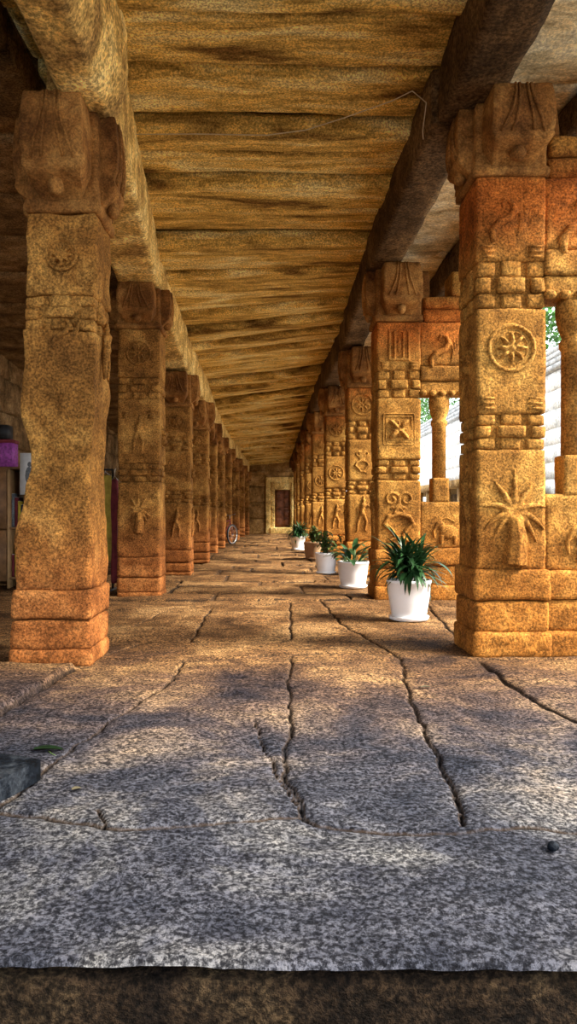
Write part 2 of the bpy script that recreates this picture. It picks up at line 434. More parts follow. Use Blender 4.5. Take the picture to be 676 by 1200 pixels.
for i in range(8):
    xa, xb = RX[i]+RW[i]+.38, RX[i+1]+RW[i+1]+.38
    beam(RZ[i]+.26, RZ[i+1]+.25, xa, xa+.3, xb, xb+.3, RS[i]+.6, RS[i+1]+.6, lambda y: ceil_r(y)-.05, M['beam_shade'],
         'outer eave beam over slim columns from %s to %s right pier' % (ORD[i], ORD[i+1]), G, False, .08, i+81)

# ------------------------------------------------------------------ carved reliefs (u across, w up, d out of the face)
def face(kind, half):
    if kind == 'front': return lambda u, w, d: (u, -half-d*1.05, w)
    if kind == 'left': return lambda u, w, d: (-half-d*1.05, -u, w)
    return lambda u, w, d: (half+d*1.05, u, w)
def circ(cu, cw, r, a0=0, a1=360, n=24, sq=1):
    return [(cu+r*math.cos(math.radians(a0+(a1-a0)*i/n)), cw+sq*r*math.sin(math.radians(a0+(a1-a0)*i/n)), 0) for i in range(n+1)]
def spiral(cu, cw, r0, r1, a0, a1, n=26):
    return [(cu+(r0+(r1-r0)*i/n)*math.cos(math.radians(a0+(a1-a0)*i/n)), cw+(r0+(r1-r0)*i/n)*math.sin(math.radians(a0+(a1-a0)*i/n)), 0) for i in range(n+1)]
def r_medallion(m, cu, cw, s, fn):
    m.tube(circ(cu, cw, s), s*.11, 6, fn); m.tube(circ(cu, cw, s*.72), s*.05, 6, fn)
    for k in range(8):
        a = k*math.pi/4
        m.ell((cu+s*.42*math.cos(a), cw+s*.42*math.sin(a), 0), (s*.1, s*.25, .035), 8, 6, fn, a+math.pi/2)
    m.ell((cu, cw, 0), (s*.16, s*.16, .03), 8, 6, fn)
def r_lotus(m, cu, cw, s, fn):
    for sc in (1, .82):
        q = s*sc; r = s*.045
        for a, b_ in (((-q, -q), (q, -q)), ((q, -q), (q, q)), ((q, q), (-q, q)), ((-q, q), (-q, -q))):
            m.tube([(cu+a[0], cw+a[1], 0), (cu+b_[0], cw+b_[1], 0)], r, 6, fn)
    for k in range(4):
        a = math.pi/4+k*math.pi/2
        m.ell((cu+s*.45*math.cos(a), cw+s*.45*math.sin(a), 0), (s*.17, s*.42, .05), 8, 6, fn, a-math.pi/2)
        a = k*math.pi/2
        m.ell((cu+s*.32*math.cos(a), cw+s*.32*math.sin(a), 0), (s*.07, s*.28, .02), 8, 6, fn, a-math.pi/2)
    m.ell((cu, cw, 0), (s*.16, s*.16, .035), 8, 6, fn)
def r_palm(m, cu, cw, s, fn):
    m.tube([(cu-.01*s, cw-s, 0), (cu+.05*s, cw-.5*s, 0), (cu, cw-.05*s, 0)], [s*.26, s*.22, s*.13], 8, fn)
    for k, (a, l) in enumerate(((165, .62), (140, .8), (115, .95), (90, .9), (65, .95), (40, .8), (15, .62), (190, .45), (-10, .45))):
        ca, sa = math.cos(math.radians(a)), math.sin(math.radians(a))
        pts = [(cu+ca*l*s*t, cw+sa*l*s*t-.5*s*t*t*abs(ca), 0) for t in (0, .25, .5, .75, 1)]
        m.tube(pts, [s*.05, s*.07, s*.065, s*.05, s*.02], 6, fn)
def r_figure(m, cu, cw, s, fn, lean=.08):
    T = lambda pts, r: m.tube([(cu+a*s, cw+c*s, 0) for a, c in pts], [x*s for x in r], 8, fn)
    m.ell((cu+lean*s, cw+.84*s, 0), (.105*s, .135*s, .09*s), 10, 8, fn); m.ell((cu+lean*s, cw+.99*s, 0), (.07*s, .09*s, .06*s), 8, 6, fn)
    T([(lean, .74), (lean*.8, .6), (0, .35), (0, .12)], [.09, .17, .12, .16])
    T([(lean-.14, .62), (-.28, .42), (-.22, .18)], [.06, .05, .035]); T([(lean+.14, .62), (.33, .48), (.3, .76)], [.06, .05, .035])
    T([(-.08, .12), (-.2, -.3), (-.24, -.72), (-.34, -.8)], [.1, .085, .055, .04]); T([(.08, .12), (.22, -.25), (.16, -.7), (.27, -.78)], [.1, .085, .055, .04])
    T([(-.12, .1), (0, -.08), (.12, .1)], [.04, .06, .04])
def r_scroll(m, cu, cw, s, fn, flip=1):
    pts = [(cu+flip*s*x, cw+s*y, 0) for x, y in ((-.5, -.8), (-.55, -.45), (-.3, -.15), (.05, .02), (.25, .3), (.15, .6), (-.1, .66), (-.2, .45))]
    m.tube(pts, [s*.1, s*.15, s*.17, s*.15, s*.13, s*.1, s*.08, s*.05], 8, fn)
    for k in range(4):
        m.tube([(cu+flip*s*(.3+.1*k), cw+s*(-.7+.1*k), 0), (cu+flip*s*(.45+.09*k), cw+s*(-.1+.15*k), 0), (cu+flip*s*(.35+.12*k), cw+s*(.5+.08*k), 0)], [s*.03, s*.05, s*.02], 6, fn)
def r_beast(m, cu, cw, s, fn):
    m.ell((cu+.1*s, cw-.15*s, 0), (.5*s, .4*s, .14*s), 14, 8, fn); m.ell((cu-.35*s, cw+.22*s, 0), (.26*s, .24*s, .13*s), 12, 8, fn)
    m.tube([(cu-.5*s, cw+.2*s, 0), (cu-.68*s, cw-.1*s, 0), (cu-.62*s, cw-.5*s, 0)], [.12*s, .09*s, .05*s], 8, fn)
    for u in (-.25, .45): m.tube([(cu+u*s, cw-.35*s, 0), (cu+u*s-.03*s, cw-.8*s, 0)], [.13*s, .1*s], 8, fn)
    m.tube([(cu-.4*s, cw+.45*s, 0), (cu, cw+.62*s, 0), (cu+.4*s, cw+.4*s, 0), (cu+.3*s, cw+.15*s, 0)], [.04*s, .06*s, .05*s, .03*s], 6, fn)
def r_serpents(m, cu, cw, s, fn):
    m.ell((cu, cw+.28*s, 0), (.1*s, .16*s, .05*s), 8, 6, fn); m.ell((cu, cw-.75*s, 0), (.2*s, .1*s, .05*s), 8, 6, fn)
    for f in (-1, 1):
        m.tube([(cu+f*(x-cu), w, d) for x, w, d in spiral(cu+.24*s, cw+.55*s, .06*s, .3*s, 90, 630)], s*.06, 6, fn)
        m.tube([(cu+f*a*s, cw+c*s, 0) for a, c in ((.05, .3), (-.2, .1), (.35, -.05), (.5, -.3), (.25, -.5), (.1, -.75), (.4, -.9))], [s*.06, s*.08, s*.1, s*.1, s*.09, s*.08, s*.05], 8, fn)
def r_bars(m, cu, cw, s, fn, f=1):
    m.box((cu+f*s*.775, cw, 0), (s*.2, .045, .004), 0, .2, fn)
    for k in range(3):
            m.tube([(cu+f*s*.55, cw+(k-1)*.035, 0), (cu+f*s, cw+(k-1)*.035, 0)], .011, 6, fn)
def r_niche(m, cu, cw, s, fn):
    for u in (-.62, -.28, .28, .62): m.tube([(cu+u*s, cw-s, 0), (cu+u*s, cw+s*.8, 0)], s*.1, 6, fn)
    m.tube([(cu-.7*s, cw+s*.85, 0), (cu+.7*s, cw+s*.85, 0)], s*.1, 6, fn); m.tube([(cu-.7*s, cw-s, 0), (cu+.7*s, cw-s, 0)], s*.1, 6, fn)
    m.ell((cu, cw-.1*s, 0), (.15*s, .5*s, .1*s), 8, 6, fn)
RELIEF = dict(niche=r_niche, medallion=r_medallion, lotus=r_lotus, palm=r_palm, figure=r_figure, scroll=r_scroll, beast=r_beast, serpents=r_serpents, bars=r_bars)

# ------------------------------------------------------------------ pillars
def neck(m, half, z0, z1, cell):
    """octagonal neck with three rows of projecting blocks"""
    h = (z1-z0)/3
    ch = half*.28
    def cham(x, y, z):
        e = abs(x)+abs(y)-(2*half*.93-ch)
        if e > 0: x -= math.copysign(e/2, x); y -= math.copysign(e/2, y)
        return (x, y, z)
    m.b2(-half*.9, half*.9, -half*.9, half*.9, z0-.01, z1+.01, .01, cell, cham)
    q = half*.27
    for r in (0, 2):
        za, zb = z0+h*r+.004, z0+h*(r+1)-.004
        for sx in (-1, 1):
            for sy in (-1, 1):
                m.box((sx*(half-q), sy*(half-q), (za+zb)/2), (q, q, (zb-za)/2), .014, cell)
        for sx, sy in ((0, 1), (0, -1), (1, 0), (-1, 0)):
            m.box((sx*(half-.07), sy*(half-.07), (za+zb)/2), (.07 if sx else half*.3, .07 if sy else half*.3, (zb-za)/2+.003), .01, cell)
    za, zb = z0+h, z0+2*h
    for sx, sy in ((0, 1), (0, -1), (1, 0), (-1, 0)):
        m.box((sx*(half-.05), sy*(half-.05), (za+zb)/2), (.07 if sx else half*.42, .07 if sy else half*.42, (zb-za)/2), .014, cell)
        for t in (-1, 1):
            m.box((sx*(half-.04)+(t*half*.8 if sy else 0), sy*(half-.04)+(t*half*.8 if sx else 0), (za+zb)/2), (half*.2, half*.2, (zb-za)/2), .014, cell)

def bracket(m, ax, half, wid, H, out, cell, fn_rot):
    """one arm of a capital: bulging lotus bracket with a hanging bud, built along -y then turned"""
    prof = [(0, .0), (.13, .03), (.2, .35), (.27, .8), (.31, .93), (.34, .93), (.37, .84), (.41, .84), (.45, .95), (.62, 1.0), (.82, .97), (1, .86)]
    zs = [a for a, _ in prof]; es = [b_ for _, b_ in prof]
    def fn(x, y, z):      # y: 0 (core) .. -1 (tip)
        t = z/H; e = float(np.interp(t, zs, es))*out
        k = 1-.5*max(0, .34-t)/.34-.08*max(0, t-.75)/.25
        return fn_rot(x*k, -half*.9+y*(e+half*.1), z)
    nx = cell
    b = MB(); b.b2(-wid, wid, -1, 0, 0, H, 0, nx)
    # rescale y cells: few steps are enough because the profile is in z
    m.add([fn(*p) for p in b.v], b.f)
    for k in (-1, -.5, .5, 1):           # incised petals on the bulge
        pts = [fn_rot(k*wid*(.25+.45*t*t), -half*.9-half*.1-float(np.interp(1-t*.62, zs, es))*out-.004, H*(1-t*.62)) for t in (0, .2, .4, .6, .8, 1)]
        m.tube(pts, .011, 6)
    # small bud hanging under the tip of the bracket
    bc = fn_rot(0, -half-out*.5, H*.17)
    m.ell(bc, (wid*.26, wid*.26, H*.1), 12, 8)
def rot4(k):
    c, s_ = [(1, 0), (0, 1), (-1, 0), (0, -1)][k]
    return lambda x, y, z: (c*x-s_*y, s_*x+c*y, z)

def pillar(name, loc, w, hs, hb, mats, label, group, reliefs, near=1, taper=0.0, worn=0.0, shear=0.0, fr=(.05, .115, .18, .43, .505, .725, .825), seed=1, cat='pillar', ext=None, base_out=.04):
    half = w/2; cell = {2: .028, 1: .045, 0: .09}[near]
    root = empty(name, loc, label, cat, group)
    Z = [f*hs for f in fr]
    lean = lambda x, y, z: (x, y, z)
    def shape(mb):
        if taper:
            mb.v = [(x*(1+taper*(1-z/hs)), y*(1+taper*(1-z/hs)), z) for x, y, z in mb.v]
        if shear: mb.v = [(x+shear*(1-z/hs), y, z) for x, y, z in mb.v]
        if worn:      # broken corners and a waist where the stone has flaked away
            out = []
            for x, y, z in mb.v:
                k = math.exp(-((z-1.36)/(.3 if z < 1.36 else .22))**2)*(1.1 if x < 0 else .75)
                n_ = .5+.5*noise.noise(Vector((x*3, y*3, z*4+seed)))
                f = 1-worn*k*(.6+.8*n_)
                out.append((x*f, y*f, z))
            mb.v = out
        return mb
    b = MB()
    b.b2(-half-base_out, half+base_out, -half-base_out, half+base_out, -.02, Z[0], .03, cell)
    b.b2(-half-base_out*.5, half+base_out*.5, -half-base_out*.5, half+base_out*.5, Z[0]-.01, Z[1]-.006, .022, cell)
    b.b2(-half-base_out*.8, half+base_out*.8, -half-base_out*.8, half+base_out*.8, Z[1], Z[2], .022, cell)
    shape(b).rough(.009, 5, seed, .005).build('base', mats[0], root)
    b = MB()
    for a, c in (((Z[2], Z[5]), (Z[6], hs)) if worn > .05 else ((Z[2], Z[3]), (Z[4], Z[5]), (Z[6], hs))):
        b.b2(-half, half, -half, half, a-.005, c+.002, .016, cell)
    shape(b).rough(.009+worn*.06, 5, seed+1, .005).build('shaft', mats[0], root)
    for a, c in ((Z[3], Z[4]), (Z[5], Z[6])):
        if worn > .05 and a < hs*.6: continue
        b = MB(); neck(b, half*(.97), a, c, cell)
        shape(b).rough(.007+worn*.06, 5, seed+2, .004).build('neck_band', mats[0], root)
    H = hb-hs
    b = MB()
    b.b2(-half*1.03, half*1.03, -half*1.03, half*1.03, 0, H, .02, cell)
    b.b2(-half*1.1, half*1.1, -half*1.1, half*1.1, .0, H*.13, .02, cell)
    out = .27
    for k in range(4):
        if near == 0 and k == 2: continue
        bracket(b, k, half, half*(.86 if k in (0, 2) else .7), H, out if k in (0, 2) else .12, max(cell, .035), rot4(k))
    b.rough(.008, 5, seed+3, .004)
    b.v = [(x, y, z+hs+.004) for x, y, z in b.v]
    b.build('capital', mats[1], root)
    for kind, side, cu, cw, s in reliefs:
        m = MB(); RELIEF[kind](m, cu, cw, s, face(side, half*(1+taper*(1-cw/hs))))
        if kind == 'bars':
            m2 = MB(); r_bars(m2, cu, cw, s, face(side, half), -1); m2.build('carving', mats[0], root)
        m.rough(.004, 9, seed+4)
        if name == 'stone_pillar': m.v = [(x*1.03 if side == 'right' else x, y*1.035 if side == 'front' else y, z) for x, y, z in m.v]
        o = m.build('carving', mats[0], root)
        if near >= 1 and kind != 'bars': remesh(o, .009 if near == 2 else .014)
    if ext: ext(root, half, hs, hb, cell, seed)
    return root

# left row
GL = 'carved pillars of the left row'
lab = ['thick worn stone pillar standing nearest on the left, reddish at its foot',
       'brown carved pillar second from the front in the left row, with a dancing figure',
       'carved stone pillar third from the front in the left row',
       'carved stone pillar fourth from the front in the left row']
lab += ['distant stone pillar %s from the front in the left row' % ORD[i] for i in range(4, 10)]
for i in range(10):
    w = LW[i]; hs = LS[i]; half = w/2
    x = LX[i]-half; y = LZ[i]+half
    if i == 0: rel = [('medallion', 'front', .0, 2.72, .1), ('scroll', 'front', .02, 2.2, .14), ('figure', 'right', 0, 2.1, .22)]
    elif i == 1: rel = [('medallion', 'front', 0, hs*.91, .14), ('figure', 'front', 0, hs*.6, .25), ('palm', 'front', 0, hs*.32, .26), ('bars', 'front', 0, hs*.68, .2), ('lotus', 'right', 0, hs*.6, .14)]
    elif i < 6: rel = [('medallion', 'front', 0, hs*.91, .12), ('figure', 'front', 0, hs*.3, .26), ('lotus', 'right', 0, hs*.61, .13), ('figure', 'right', 0, hs*.3, .26)]
    else: rel = [('medallion', 'front', 0, hs*.91, .12), ('lotus', 'right', 0, hs*.61, .13)]
    pillar('stone_pillar', (x, y, 0), w, hs, LB[i], (M['pillar_left'], M['capital']), lab[i], GL, rel, 2 if i < 2 else (1 if i < 5 else 0),
           taper=.13 if i == 0 else .03, shear=-.07 if i == 0 else 0, worn=.19 if i == 0 else (.03 if i == 1 else .0), seed=i+1, base_out=.018 if i == 0 else .007,
           fr=(.035, .1, .165, .43, .50, .74, .82) if i == 0 else (.02, .075, .15, .43, .50, .74, .82))

# right row: pier with a plinth, a slim column and a carved lintel on its outer side
def annex(i):
    def f(root, half, hs, hb, cell, seed):
        x0 = half-.01; g = .14; cw = .19; x1 = half+g+cw+.22
        cx = half+g+cw/2; lo = 1.14; hi = hs-.85; d = half*.95; e = -d+.26
        m = MB()
        m.b2(x0, x1, -d-.03, e+.03, -.02, .17, .025, cell); m.b2(x0, x1, -d-.012, e+.012, .165, .39, .02, cell)
        m.b2(x0, x1, -d-.028, e+.028, .395, .6, .02, cell); m.b2(x0, x1-.02, -d, e, .595, lo, .02, cell)
        m.rough(.009, 5, seed+20, .005).build('plinth', M['pillar_right'], root)
        m = MB()
        m.b2(x0, x1, -d, e, hi, hi+.16, .02, cell); m.b2(x0, x1+.03, -d-.015, e+.015, hi+.16, hi+.34, .02, cell)
        m.b2(x0, x1, -d, e, hi+.34, hs, .02, cell)
        m.b2(x0+.05, x1, -d*.9, e, hs+.004, hs+.16, .03, cell); m.b2(x0+.05, x1+.04, -d, e, hs+.16, hs+.3, .03, cell)
        m.b2(half+.36, x1+.06, -d, e+.1, hs+.3, hs+.6, .03, cell)
        for k in range(5): m.ell((x0+.04+.11*k, -d-.005, hi+.02), (.045, .03, .04), 8, 6)
        m.rough(.009, 5, seed+21, .005).build('lintel', M['pillar_right'], root)
        m = MB(); c2 = cw/2
        m.b2(cx-c2*1.05, cx+c2*1.05, -d, -d+cw*1.05, lo-.01, lo+.28, .015, cell)
        oct_ = lambda r0, r1, za, zb: m.lathe([(r0, za), (r1, zb)], (cx, -d+c2, 0), 8)
        prof = [(c2*.86, lo+.27), (c2*.86, hi-.36), (c2*1.0, hi-.34), (c2*1.02, hi-.3), (c2*.8, hi-.27), (c2*1.1, hi-.2), (c2*1.28, hi-.13), (c2*1.28, hi-.05), (c2*1.1, hi+.01)]
        m.lathe(prof, (cx, -d+c2, 0), 16)
        m.rough(.005, 6, seed+22, .003).build('slim_column', M['pillar_right'], root)
        if i < 4:
            fn = face('front', d)
            m = MB(); r_scroll(m, half+.26, hs-.33, .26, fn); remesh(m.build('carving', M['pillar_right'], root), .009)
            m = MB(); r_beast(m, half+.3, .82, .22, fn); remesh(m.build('carving', M['pillar_right'], root), .009)
    return f
GR = 'carved piers of the right row'
labr = ['golden carved stone pier standing nearest on the right, palm tree carved low on it',
        'ochre stone pier behind the nearest white pot, square lotus and coiled serpents carved on it',
        'carved stone pier third from the front in the right row',
        'carved stone pier fourth from the front in the right row']
labr += ['distant stone pier %s from the front in the right row' % ORD[i] for i in range(4, 9)]
for i in range(9):
    w = RW[i]; hs = RS[i]; half = w/2
    x = RX[i]+half; y = RZ[i]+half
    if i == 0: rel = [('palm', 'front', .02, 1.0, .36), ('medallion', 'front', 0, 2.17, .16), ('scroll', 'front', -.03, 3.08, .2), ('bars', 'front', 0, 2.85, .22), ('bars', 'front', 0, 1.78, .22), ('figure', 'left', 0, 1.02, .34), ('lotus', 'left', 0, 2.1, .15)]
    elif i == 1: rel = [('serpents', 'front', 0, .98, .34), ('lotus', 'front', .0, 1.98, .18), ('niche', 'front', 0, 2.97, .18), ('bars', 'front', 0, 2.72, .22), ('figure', 'left', 0, 1.02, .34)]
    elif i == 2: rel = [('figure', 'front', 0, .95, .32), ('serpents', 'front', 0, 1.85, .22), ('medallion', 'front', 0, hs*.91, .17), ('figure', 'left', 0, .95, .32)]
    else: rel = [('figure', 'front', 0, hs*.3, .28), ('medallion', 'front', 0, hs*.61, .15), ('medallion', 'front', 0, hs*.91, .14)]
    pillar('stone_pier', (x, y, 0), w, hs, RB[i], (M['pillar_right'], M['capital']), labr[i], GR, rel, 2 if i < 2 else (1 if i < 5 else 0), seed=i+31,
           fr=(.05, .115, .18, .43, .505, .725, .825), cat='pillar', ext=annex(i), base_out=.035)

# ------------------------------------------------------------------ end wall and door
def make_end():
    px = lambda p: (p-VX)*ZEND/F
    pz = lambda p: 1+(VY-p)*ZEND/F
    b = MB()
    xl, xd0, xd1, xr = -2.2, px(322), px(340.5), 2.2
    zt = pz(574)
    cell = .12
    rows = [(-.05, .75), (.75, 1.55), (1.55, 2.35), (2.35, 3.0), (3.0, 3.9)]
    for k, (a, c) in enumerate(rows):
        for (u, v) in ((xl, px(311)), (px(343)+.05, xr)):
            b.b2(u, v, ZEND, ZEND+.5, a+.008, c-.008, .025, cell)
    b.b2(px(311)-.02, px(343)+.07, ZEND+.02, ZEND+.5, pz(562), 3.9, .02, cell)
    b.b2(xl, xr, ZEND-.12, ZEND+.1, pz(557), pz(552), .02, cell)
    b.b2(xl, px(320), ZEND+.25, ZEND+.6, -.1, 3.9, 0, 1); b.b2(px(342), xr, ZEND+.25, ZEND+.6, -.1, 3.9, 0, 1); b.b2(xl, xr, ZEND+.25, ZEND+.6, pz(570), 4.2, 0, 1)
    b.rough(.012, 3, 5, .006)
    o = struct(b.build('wall_end', M['endwall']), 'stone wall closing the far end of the corridor')
    b = MB()
    for a, c in ((px(311), px(317)), (px(341), px(344)+.1)): b.b2(a, c, ZEND-.1, ZEND+.4, -.02, pz(560), .02, .06)
    b.b2(px(311), px(344)+.1, ZEND-.1, ZEND+.4, pz(566), pz(559), .02, .06)
    for a, c in ((px(317), px(322)), (px(340), px(342))): b.b2(a, c, ZEND-.04, ZEND+.4, 0, pz(570), .02, .06)
    b.b2(px(317), px(342), ZEND-.04, ZEND+.4, pz(574), pz(566), .02, .06)
    b.b2(px(316), px(342), ZEND-.15, ZEND+.4, -.02, pz(618), .02, .06)
    b.rough(.007, 4, 6, .003)
    fr = struct(b.build('trim_2', M['beam']), 'pale stepped stone frame around the far door')
    d = struct(empty('door_1', (0, 0, 0), 'dark brown wooden door closed in the far wall', 'door'))
    b = MB(); b.b2(xd0-.02, xd1+.02, ZEND+.16, ZEND+.22, pz(618)-.02, zt+.02, .004, .3); b.build('door_panel', M['wood'], d)
    b = MB()
    for k in range(4):
        for f in (0, 1):
            u0 = xd0+.05+f*(xd1-xd0)/2; u1 = u0+(xd1-xd0)/2-.1
            z0 = pz(618)+.08+k*.45; b.b2(u0, u1, ZEND+.145, ZEND+.17, z0, z0+.37, .01, .1)
    b.build('raised_panel', M['wood'], d)
    b = MB(); b.tube([(xd1-.12, ZEND+.13, 1.05), (xd1-.12, ZEND+.1, 1.05), (xd1-.12, ZEND+.1, 1.2)], .012, 8); b.build('door_handle', M['metal'], d)
make_end()
# side wall of the aisle
b = MB(); rnd = random.Random(5); z = -.1
for k in range(7):
    h = .56; y = 3.0
    while y < 36.6:
        L = rnd.uniform(.6, 1.3)
        b.b2(-5.0, -4.35+rnd.uniform(-.03, .03), y, min(y+L, 36.7)-.015, z, z+h-.015, .04, .2); y += L
    z += h
b.rough(.02, 3, 9, .01)
b.b2(-5.3, -4.9, 3.0, 36.9, -.1, 4.2, 0, 3)
struct(b.build('wall_left', M['wall']), 'dim block wall behind the side aisle')
b = MB(); b.b2(-5.2, -2.1, ZEND, ZEND+.4, -.1, 4.2, .02, .3); b.rough(.01, 3, 3)
struct(b.build('wall_end', M['wall']), 'dim end wall of the side aisle')

# ------------------------------------------------------------------ potted plants
def leaf(m, base, az, el, L, W, droop, n=6, fold=.25):
    d = Vector((math.cos(az), math.sin(az), 0)); side = Vector((-math.sin(az), math.cos(az), 0))
    V = []; Fc = []
    p = Vector(base); e = el
    for i in range(n+1):
        t = i/n
        wv = W*(math.sin(math.pi*min(1, .12+t*.88))**.7)*(1 if t < .95 else .3)
        upv = Vector((-math.sin(e)*d.x, -math.sin(e)*d.y, math.cos(e)))
        V += [p+side*wv+upv*wv*fold, p, p-side*wv+upv*wv*fold]
        st = L/n
        p = p+d*(math.cos(e)*st)+Vector((0, 0, math.sin(e)*st)); e -= droop/n
    for i in range(n):
        for k in (0, 1): Fc.append((i*3+k, i*3+k+1, i*3+k+4, i*3+k+3))
    m.add(V, Fc)
def potted(px, py, R, H, plant_h, spread, pmat, label, style, seed):
    x, y = gpt(px, py); y += R*.8; x = (px-VX)*y/F
    rnd = random.Random(seed)
    root = empty('potted_plant', (x, y, .0), label, 'potted plant', 'potted plants along the right row')
    b = MB(); b.lathe([(R*.6, 0), (R*.86, .003), (R*.93, .035), (R*.9, .04), (R*.8, .022), (R*.3, .02)], n=40); b.build('saucer', pmat, root)
    b = MB(); b.lathe([(R*.55, .02), (R*.76, .022), (R*.8, .05), (R*.93, H*.55), (R*1.0, H-.035), (R*1.03, H-.03), (R*1.03, H-.003), (R*1.0, H), (R*.95, H-.004), (R*.93, H-.06), (R*.4, H-.07)], n=40); b.build('pot', pmat, root)
    b = MB(); b.lathe([(R*.94, H-.06), (R*.6, H-.045), (R*.1, H-.04)], n=24); b.build('soil', M['soil'], root)
    st = MB(); fo = MB()
    if style == 'sword':
        for s in range(8):
            a = s*.8+rnd.uniform(-.3, .3); r = R*rnd.uniform(.1, .5)
            bx, by = r*math.cos(a), r*math.sin(a); top = H+plant_h*rnd.uniform(.12, .42)
            st.tube([(bx, by, H-.06), (bx*1.2, by*1.2, top)], .011, 6)
            for k in range(30):
                az = rnd.uniform(0, 6.283); el = rnd.uniform(-.1, 1.35)
                L = spread*rnd.uniform(.6, 1.0)*(1 if el < 1.1 else 1.1)
                leaf(fo, (bx*1.2, by*1.2, top-rnd.uniform(0, .12)), az, el, L, rnd.uniform(.014, .024), rnd.uniform(.4, 1.9))
    elif style == 'bush':
        for s in range(9):
            a = rnd.uniform(0, 6.28); el = rnd.uniform(.7, 1.5); L = plant_h*rnd.uniform(.6, 1.1)
            pts = [(0, 0, H-.06)]
            for t in (.33, .66, 1): pts.append((math.cos(a)*math.cos(el)*L*t*.75, math.sin(a)*math.cos(el)*L*t*.75, H-.06+math.sin(el)*L*t))
            st.tube(pts, [.01, .008, .006, .004], 6)
            for k in range(26):
                t = rnd.uniform(.3, 1); q = [pts[0][j]+(pts[3][j]-pts[0][j])*t for j in range(3)]
                leaf(fo, q, rnd.uniform(0, 6.28), rnd.uniform(-.5, 1.0), rnd.uniform(.08, .16), rnd.uniform(.014, .026), rnd.uniform(.2, 1.2), 4)
    else:   # broad
        for s in range(34):
            az = rnd.uniform(0, 6.283); el = rnd.uniform(.35, 1.4); r = rnd.uniform(0, R*.4)
            bx, by = r*math.cos(az), r*math.sin(az); sl = plant_h*rnd.uniform(.2, .55)
            p1 = (bx+math.cos(az)*math.cos(el)*sl, by+math.sin(az)*math.cos(el)*sl, H-.05+math.sin(el)*sl)
            st.tube([(bx, by, H-.06), p1], .006, 5)
            leaf(fo, p1, az+rnd.uniform(-.5, .5), el*.7, spread*rnd.uniform(.6, 1), rnd.uniform(.025, .045), rnd.uniform(.6, 1.7), 7)
    st.build('stem', M['bark'] if style == 'bush' else M['leaf_mid'], root)
    fo.build('foliage', M['leaf_mid'] if style == 'bush' else M['leaf_dark'], root)
    return root
potted(479, 729,   .205, .38, .52, .42, M['pot_white'], 'sword-leaved plant in the nearest and largest-looking white pot, before the lotus pier', 'sword', 1)
potted(413.5, 690, .21, .36, .42, .36, M['pot_white'], 'dark broad-leaved plant in a white pot, second pot from the front', 'broad', 2)
potted(382, 673, .185, .35, .42, .3, M['pot_white'], 'thin twiggy light green shrub in a white pot, third pot from the front', 'bush', 3)
potted(366.5, 656, .2, .38, .45, .3, M['pot_tan'], 'green bush growing in the only tan pot, fourth from the front', 'bush', 4)
potted(349, 645, .2, .38, .5, .4, M['pot_white'], 'dark leafy plant in the farthest white pot, near the far door', 'sword', 5)

# ------------------------------------------------------------------ things on the floor
def floor_stone():
    x0, y0 = gpt(48, 915)
    b = MB(); b.b2(-.26, 0, -.42, 0, 0, .082, .006, .03)
    b.rough(.004, 7, 4, .002)
    o = b.build('stone_block', M['slate'], smooth=False); o.location = (x0, y0, .003); o.rotation_euler = (0, 0, math.radians(-18))
    tag(o, 'dark blue grey oblong stone block lying at the left edge of the floor', 'stone block')
floor_stone()
def leaf_thing(px, py, L, W, mat, label, az, stem=True):
    x, y = gpt(px, py)
    root = empty('fallen_leaf', (x, y, -.004), label, 'leaf'); 
    b = MB(); leaf(b, (-L/2, 0, .008), 0, .05, L, W, .1, 8, .5); o = b.build('leaf_blade', mat, root)
    if stem:
        b = MB(); b.tube([(0, -.005, .008), (.02, -.03, .003), (.045, -.055, .002)], .0022, 6); b.build('leaf_stalk', M['leaf_mid'], root)
    root.rotation_euler = (0, 0, az)
leaf_thing(57, 880, .13, .024, M['leaf_fallen'], 'long dark green fallen leaf lying behind the blue grey stone block', 0)
leaf_thing(90, 926, .035, .012, M['dry_leaf'], 'small curled brown dry leaf beside the blue grey stone block', .5, False)
leaf_thing(499, 806, .06, .012, M['dry_leaf'], 'small dry leaf on the slab in front of the nearest pots', .1, False)
b = MB(); b.ell((0, 0, .012), (.018, .016, .014), 12, 8); b.rough(.003, 40, 2)
o = b.build('pebble', M['slate']); x, y = gpt(648, 997); o.location = (x, y, .0); tag(o, 'single small dark pebble on the front slab, far right', 'pebble')

# ceiling cable
b = MB(); pts = []
for x, Y in ((-1.14, 6.13), (-.6, 6.12), (0, 6.13), (.32, 6.05), (.6, 5.88), (.97, 5.63), (1.1, 5.5)):
    pts.append((x, Y, ceil_z(x, Y)-.055))
pts += [(1.2, 5.47, 4.1), (1.2, 5.6, 3.95), (1.21, 5.62, 3.9)]
b.tube(pts, .0045, 6); tag(b.build('cable', M['wire']), 'thin pale cable strung across the ceiling slabs', 'cable')

